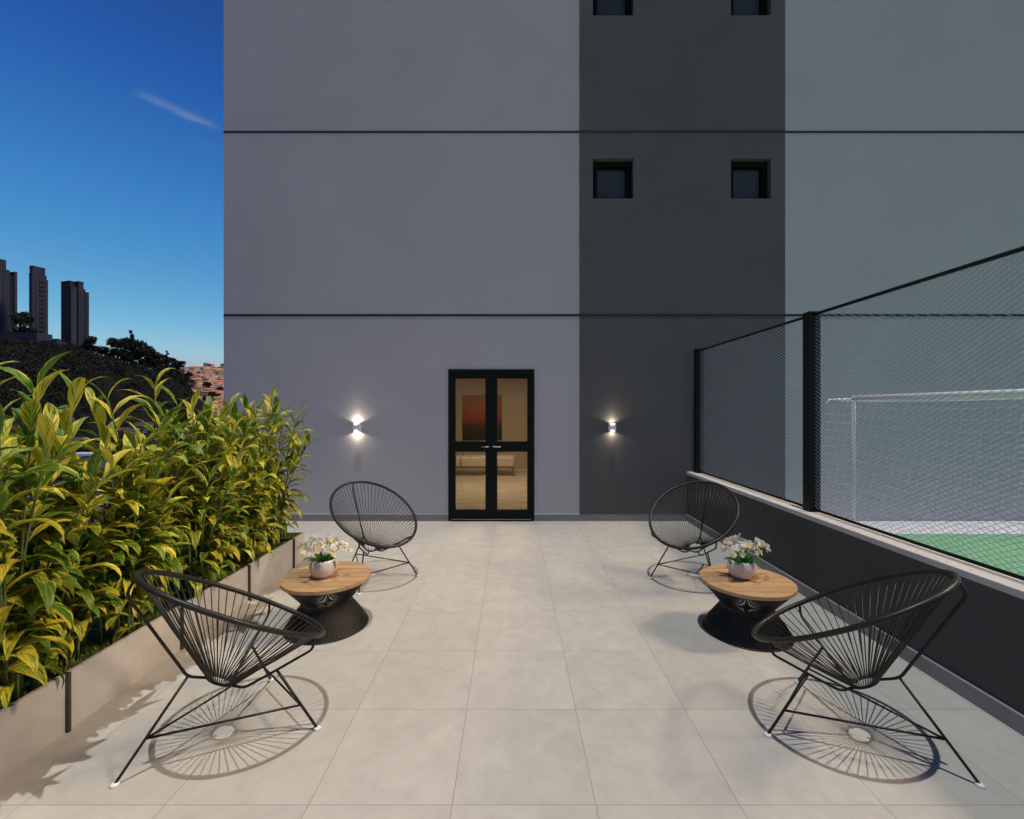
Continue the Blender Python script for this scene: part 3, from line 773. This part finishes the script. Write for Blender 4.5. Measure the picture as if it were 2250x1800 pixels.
for i, (px, top, w_, k_, lab) in enumerate([
    (42, 655, 8.5, 0, 'dark tree close to the right side of the leftmost tower'), (70, 690, 8, 3, 'low dark tree between the leftmost tower and the plain slab tower'),
    (112, 712, 8, 1, 'dark bush between the second and third towers'), (190, 706, 6.5, 3, 'dark tree against the right side of the third tower'),
    (212, 728, 7, 1, 'low dark tree alone in the gap right of the three towers'), (247, 712, 7.5, 0, 'dark broad tree at the left end of the tall ridge clump'),
    (263, 708, 6.5, 3, 'dark tree beside the tallest tree of the ridge clump'), (278, 702, 5.5, 2, 'tallest, pointed dark tree in the middle of the ridge clump'), (293, 713, 6.5, 1, 'dark tree just right of the tallest pointed tree'),
    (308, 728, 6.5, 0, 'dark tree where the ridge clump starts to step down'), (323, 738, 6.5, 3, 'dark tree midway down the ridge clump'), (338, 744, 6, 1, 'dark tree left of the notch in the ridge'),
    (351, 742, 3.6, 2, 'narrow pointed dark tree by the notch in the ridge'), (361, 752, 5.5, 0, 'dark tree second from the right end of the ridge'), (373, 758, 5.5, 1, 'last dark tree at the right end of the ridge')]):
    tree(px, 246 + (i % 3)*2, top, w_, k_, lab)
# three tall residential towers on the ridge, and a grey retaining block below them
def tower(label, px0, pxc, px1, Y, ang, blocks, base_py, floors, cols):
    """front facade runs from the corner at pxc to px1 at angle ang; the left flank shows from px0 to pxc.
    blocks: (u0,u1,v0,top_py,material): fractions along the front, setback from the front, roof height"""
    r1, rc, r0 = (px1-1078)/949, (pxc-1078)/949, (px0-1078)/949; ca, sa = cos(ang), sin(ang); xc = rc*Y
    W_ = (r1*Y-xc)/(ca-r1*sa); D_ = max(3.0, (r0*Y-xc)/(-sa-r0*ca)); zb = CAM_H+(862.5-base_py)/949*Y
    t = thing('residential_tower', label, 'tower', (xc, Y, zb), ang, 'towers on the ridge')
    hz = lambda py: CAM_H+(862.5-py)/949*Y - zb
    for u0, u1, v0, top, m in blocks:
        q = MB(); q.box(u0*W_, u1*W_, v0, D_+.3*v0, -14, hz(top)); q.build('tower_block', M[m], t)
        q = MB(); q.box(u0*W_-.12, u1*W_+.12, v0-.12, D_+.3*v0+.12, hz(top), hz(top)+.35); q.build('parapet', M[m], t)
    fh = hz(blocks[0][3])/(floors+.8)
    for f in range(floors):
        for u, v0, ww in cols:
            q = MB(); q.box(u*W_-ww/2, u*W_+ww/2, v0-.12, v0-.02, 1+f*fh, 1+f*fh+fh*.58); q.build('window', M['towerwin'], t)
            if ww > 1.6: q = MB(); q.box(u*W_-ww/2-.2, u*W_+ww/2+.2, v0-.5, v0-.01, .7+f*fh, .95+f*fh); q.build('balcony', M['tower'], t)
    return t
TA = R(72)
tower('leftmost dark tower cut by the left edge of the photo', -70, -46, 37, 262, TA, [(.0,.70,0,536,'tower'), (.70,.80,.4,556,'tower'), (.80,.92,1.0,566,'towerdark'), (.92,1.0,.3,557,'tower')], 702, 14, [(.46,0,1.0),(.62,0,.8),(.14,0,1.6)])
tower('plain grey slab tower with flat top, second from the left edge', 61, 68, 103, 266, TA, [(.0,.86,0,576,'tower'), (.04,.80,.4,560,'tower'), (.86,1.0,.8,584,'tower')], 708, 13, [(.20,0,.9),(.56,0,1.9),(.76,0,.7)])
tower('two toned tower with stepped roof, third from the left edge', 130, 150, 188, 256, TA, [(.0,.30,0,605,'tower'), (.30,.40,.8,612,'towerdark'), (.40,.68,0,590,'tower'), (.68,.80,.5,604,'towerdark'), (.80,1.0,.2,610,'tower'), (-.02,.26,1.2,592,'towerdark')], 742, 13, [(.52,0,1.0),(.74,.5,.8),(.90,.2,.8)])
q = MB(); x0, x1 = (-30-1078)/949*238, (78-1078)/949*238
q.box(x0, x1, 238, 246, 26, at(0,700,238).z); q.box(x1-9, x1+8, 240, 246, 22, at(0,716,238).z)
tag(q.build('retaining_block', M['tower']), 'low grey concrete block on the slope below the two left towers', 'building')
# dim houses on the shaded slope; the shade is put into their colours
rs = random.Random(9)
def house_mesh(seed, wall, roof):
    r = random.Random(seed); q = MB(); w_, d_, h_ = r.uniform(8,12), r.uniform(8,11), r.uniform(6,11)
    q.box(-w_/2, w_/2, -d_/2, d_/2, -4, h_)
    q.mi = 1; b0 = len(q.v); o = .5; rh = r.uniform(1.4,2.4)
    q.v += [(-w_/2-o,-d_/2-o,h_+.02),(w_/2+o,-d_/2-o,h_+.02),(w_/2+o,d_/2+o,h_+.02),(-w_/2-o,d_/2+o,h_+.02),(-w_/2*.9,0,h_+rh),(w_/2*.9,0,h_+rh)]
    for f in ((0,1,5,4),(1,2,5),(2,3,4,5),(3,0,4),(3,2,1,0)): q.face([b0+i for i in f])
    q.mi = 2
    for fl in range(int(h_//3)):
        for k in range(3):
            xx = -w_/2+w_*(k+.5)/3; q.box(xx-.6, xx+.6, -d_/2-.06, -d_/2-.01, fl*3+.9, fl*3+2.3); yy_ = -d_/2+d_*(k+.5)/3; q.box(w_/2+.01, w_/2+.06, yy_-.6, yy_+.6, fl*3+.9, fl*3+2.3)
    return q.mesh('house', [wall, roof, M['towerwin']])
SH = []
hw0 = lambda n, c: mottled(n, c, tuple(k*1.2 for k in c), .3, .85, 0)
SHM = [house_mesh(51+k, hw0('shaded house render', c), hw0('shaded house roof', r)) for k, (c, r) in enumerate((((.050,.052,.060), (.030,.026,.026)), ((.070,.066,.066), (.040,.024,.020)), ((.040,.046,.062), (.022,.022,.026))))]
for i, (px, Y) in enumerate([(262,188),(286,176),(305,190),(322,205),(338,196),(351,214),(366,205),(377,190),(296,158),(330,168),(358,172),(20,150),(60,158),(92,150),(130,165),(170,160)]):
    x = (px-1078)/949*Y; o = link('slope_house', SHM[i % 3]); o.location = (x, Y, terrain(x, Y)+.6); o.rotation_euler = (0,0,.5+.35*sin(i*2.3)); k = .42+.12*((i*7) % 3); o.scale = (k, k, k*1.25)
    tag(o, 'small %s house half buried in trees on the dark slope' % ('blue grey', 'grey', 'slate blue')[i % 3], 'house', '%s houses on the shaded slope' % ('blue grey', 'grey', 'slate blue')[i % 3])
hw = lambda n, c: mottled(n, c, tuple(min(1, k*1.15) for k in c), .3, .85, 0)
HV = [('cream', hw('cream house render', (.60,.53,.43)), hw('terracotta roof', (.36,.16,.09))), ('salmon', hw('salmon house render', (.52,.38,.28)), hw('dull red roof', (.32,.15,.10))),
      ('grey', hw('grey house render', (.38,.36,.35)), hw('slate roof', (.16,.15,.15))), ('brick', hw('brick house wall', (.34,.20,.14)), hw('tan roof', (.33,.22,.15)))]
HM = [[house_mesh(s*7+k, a, c) for k in range(2)] for s, (_, a, c) in enumerate(HV)]
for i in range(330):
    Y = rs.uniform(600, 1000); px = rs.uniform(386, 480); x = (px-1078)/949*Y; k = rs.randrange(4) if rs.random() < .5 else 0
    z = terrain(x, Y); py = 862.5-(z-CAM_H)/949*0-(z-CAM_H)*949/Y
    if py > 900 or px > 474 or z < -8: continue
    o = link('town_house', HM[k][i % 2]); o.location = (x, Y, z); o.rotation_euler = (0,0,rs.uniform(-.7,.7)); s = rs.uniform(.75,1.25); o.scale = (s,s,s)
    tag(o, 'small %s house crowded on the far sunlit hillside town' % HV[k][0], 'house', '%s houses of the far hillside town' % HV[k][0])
for i, (px, Y, top) in enumerate([(398,830,0),(404,800,0),(410,770,0),(402,700,0),(437,760,0),(446,720,0),(430,700,0),(455,690,0),(462,740,0)]):
    x = (px-1078)/949*Y; t = thing('town_tree', 'dark tree among the houses of the far sunlit town', 'tree', (x, Y, terrain(x, Y)), i*1.1, 'dark trees of the far town')
    s = rs.uniform(1.5, 2.4); t.scale = (s, s, s*.9); c, k = TP[i % 4]; link('crown', c, t); link('trunk', k, t)
for i, (px, Y, top) in enumerate([(410,985,781),(432,995,776),(449,990,777),(458,990,781)]):
    x = (px-1078)/949*Y; t = thing('skyline_tree', 'small dark tree on the far town skyline', 'tree', (x, Y, terrain(x, Y)-4), i*1.1, 'dark trees on the far skyline'); s = 1.5; t.scale = (s,s,s)
    c, k = TP[i % 4]; link('crown', c, t); link('trunk', k, t)
M['farpale'] = hw('pale far tower render', (.42,.36,.31)); M['farred'] = hw('red brown far tower render', (.36,.17,.12))
for px0, px1, top, lab in ((427,445,764,'pale and red distant tower standing on the far town skyline'), (463,481,766,'reddish distant tower beside the edge of the tall grey wall')):
    Y = 1005; x0, x1 = (px0-1078)/949*Y, (px1-1078)/949*Y; zb = terrain((x0+x1)/2, Y)-5; zt = at(0, top, Y).z
    t = thing('distant_tower', lab, 'tower', ((x0+x1)/2, Y, zb), R(-10)); w_ = x1-x0
    q = MB(); q.box(-w_/2, -.06*w_, 0, 10, 0, zt-zb); q.build('tower_block', M['farpale' if px0 < 450 else 'farred'], t)
    q = MB(); q.box(-.06*w_, .06*w_, 1.5, 10, 0, zt-zb-2); q.build('stair_core', M['towerdark'], t)
    q = MB(); q.box(.06*w_, w_/2, 0, 10, 0, zt-zb-3); q.build('tower_block', M['farred'], t)
    for f in range(10):
        for u in (-.38, -.18, .18, .38):
            q = MB(); q.box(u*w_-1.1, u*w_+1.1, -.15, -.02, 2+f*(zt-zb-6)/10, 3.6+f*(zt-zb-6)/10); q.build('window', M['towerwin'], t)


# ------------------------------------------------------------------ world and light
SUN_EL = 83.8
wd = bpy.data.worlds.new('World'); scene.world = wd; wd.use_nodes = True
nt = wd.node_tree
class WT(NT):
    def __init__(s): s.t = nt
W = WT(); bg = nt.nodes['Background']; outw = nt.nodes['World Output']
sky = nt.nodes.new('ShaderNodeTexSky'); sky.sky_type = 'NISHITA'; sky.sun_disc = False
sky.sun_elevation = R(SUN_EL); sky.sun_rotation = R(180); sky.altitude = 300; sky.air_density = 1.0; sky.dust_density = .35; sky.ozone_density = 3.0
geo = nt.nodes.new('ShaderNodeTexCoord'); dirv = geo.outputs['Generated']
sep = nt.nodes.new('ShaderNodeSeparateXYZ'); nt.links.new(dirv, sep.inputs[0])
rg = nt.nodes.new('ShaderNodeValToRGB'); W.inp(rg.inputs[0], sep.outputs[2]); els = rg.color_ramp.elements
GAINS = [(0.0,(1.10,1.30,1.25)), (.10,(1.0,1.38,1.35)), (.175,(.72,1.28,1.36)), (.26,(.50,1.16,1.42)), (.36,(.37,1.02,1.50)), (.53,(.20,.60,1.24)), (.72,(.18,.32,.55)), (1.0,(.20,.27,.34))]
els[0].position, els[1].position = 0, 1
els[0].color, els[1].color = (*[v*.5 for v in GAINS[0][1]], 1), (*[v*.5 for v in GAINS[-1][1]], 1)
for p_, c_ in GAINS[1:-1]:
    x_ = els.new(p_); x_.color = (*[v*.5 for v in c_], 1)
skyc = W.mix(1.0, sky.outputs[0], W.mix(1.0, rg.outputs[0], (2, 2, 2), 'MULTIPLY'), 'MULTIPLY')
back = W.map(sep.outputs[1], -.05, -.55, 0, 1, True)
skyc = W.mix(back, skyc, W.mix(1.0, skyc, (.92, .60, .66), 'MULTIPLY'))
# thin cirrus wisps and a haze of cloud low over the horizon, fixed to directions of the sky
ysafe = W.math('MAXIMUM', sep.outputs[1], .05)
gu = W.math('DIVIDE', sep.outputs[0], ysafe); gw = W.math('DIVIDE', sep.outputs[2], ysafe)
def wisp(p1, p2, width, strength, rough):
    ex, ez = p2[0]-p1[0], p2[1]-p1[1]; L = hypot(ex, ez); ex, ez = ex/L, ez/L
    du, dw = W.math('SUBTRACT', gu, p1[0]), W.math('SUBTRACT', gw, p1[1])
    t = W.math('ADD', W.math('MULTIPLY', du, ex), W.math('MULTIPLY', dw, ez)); s = W.math('SUBTRACT', W.math('MULTIPLY', du, -ez), W.math('MULTIPLY', dw, -ex))
    v = nt.nodes.new('ShaderNodeCombineXYZ'); W.inp(v.inputs[0], W.math('MULTIPLY', t, 10.0)); W.inp(v.inputs[1], W.math('MULTIPLY', s, 45.0))
    n = W.noise(v.outputs[0], 1.0, 5, .6)
    s2 = W.math('ADD', s, W.math('MULTIPLY', W.math('SUBTRACT', n, .5), width*rough))
    body = W.math('POWER', 2.718, W.math('MULTIPLY', W.math('POWER', W.math('DIVIDE', s2, width), 2.0), -1.0))
    ends = W.math('MULTIPLY', W.map(t, 0, L*.25, 0, 1, True), W.map(t, L*.72, L, 1, 0, True))
    front = W.math('GREATER_THAN', sep.outputs[1], .1)
    return W.math('MULTIPLY', W.math('MULTIPLY', W.math('MULTIPLY', body, ends), W.math('MULTIPLY', front, strength)), W.map(n, .25, .7, .25, 1))
m1 = wisp((-.85,.712), (-.63,.615), .0075, .26, 2.4); m2 = wisp((-.74,.392), (-.60,.262), .0016, .13, .4); m3 = wisp((-.70,.60), (-.64,.565), .012, .03, 2.0)
clouds = W.math('ADD', W.math('ADD', m1, m2), m3, clamp=True)
skyc = W.mix(clouds, skyc, (4.6, 5.2, 6.4))
hn = W.noise(W.vmul(dirv, (3,3,22)), 2.2, 5, .55)
low = W.math('MULTIPLY', W.map(W.math('ADD', sep.outputs[2], W.math('MULTIPLY', W.math('SUBTRACT', hn, .5), .10)), .045, .15, 1, 0, True), .8)
skyc = W.mix(low, skyc, (4.6, 4.9, 6.1))
nt.links.new(skyc, bg.inputs[0]); bg.inputs[1].default_value = .085
# second light added to the sky, low right: warm and broad, soft shadows
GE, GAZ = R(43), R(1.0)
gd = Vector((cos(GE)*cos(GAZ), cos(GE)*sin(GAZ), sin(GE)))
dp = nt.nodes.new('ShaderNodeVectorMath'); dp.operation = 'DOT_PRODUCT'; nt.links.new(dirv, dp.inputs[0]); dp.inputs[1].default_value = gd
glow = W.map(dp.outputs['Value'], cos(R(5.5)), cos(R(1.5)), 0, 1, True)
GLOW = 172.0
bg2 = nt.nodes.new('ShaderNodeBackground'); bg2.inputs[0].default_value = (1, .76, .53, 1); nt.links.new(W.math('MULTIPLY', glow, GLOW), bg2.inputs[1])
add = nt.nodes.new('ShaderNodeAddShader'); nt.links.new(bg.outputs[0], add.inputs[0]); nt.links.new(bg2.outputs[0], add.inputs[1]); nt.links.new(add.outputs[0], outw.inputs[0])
wd.cycles.sampling_method = 'MANUAL'; wd.cycles.sample_map_resolution = 1024

sl = bpy.data.lights.new('sun', 'SUN'); sl.energy = 2.0; sl.angle = R(.5); sl.color = (1, .985, .95)
so = link('sun', sl); so.rotation_euler = (R(90-SUN_EL), 0, 0)

cam = bpy.data.cameras.new('camera'); cam.sensor_width = 36; cam.lens = 949/2156*36; cam.clip_end = 9000; cam.clip_start = .05
co = link('camera', cam); co.location = (0, 0, CAM_H); co.rotation_euler = (pi/2, 0, 0); scene.camera = co
vs = scene.view_settings; vs.view_transform = 'Standard'; vs.look = 'None'; vs.exposure = 0; vs.gamma = 1; vs.use_curve_mapping = False
scene.cycles.use_denoising = True; scene.cycles.max_bounces = 8; scene.cycles.transparent_max_bounces = 16; scene.cycles.sample_clamp_indirect = 6
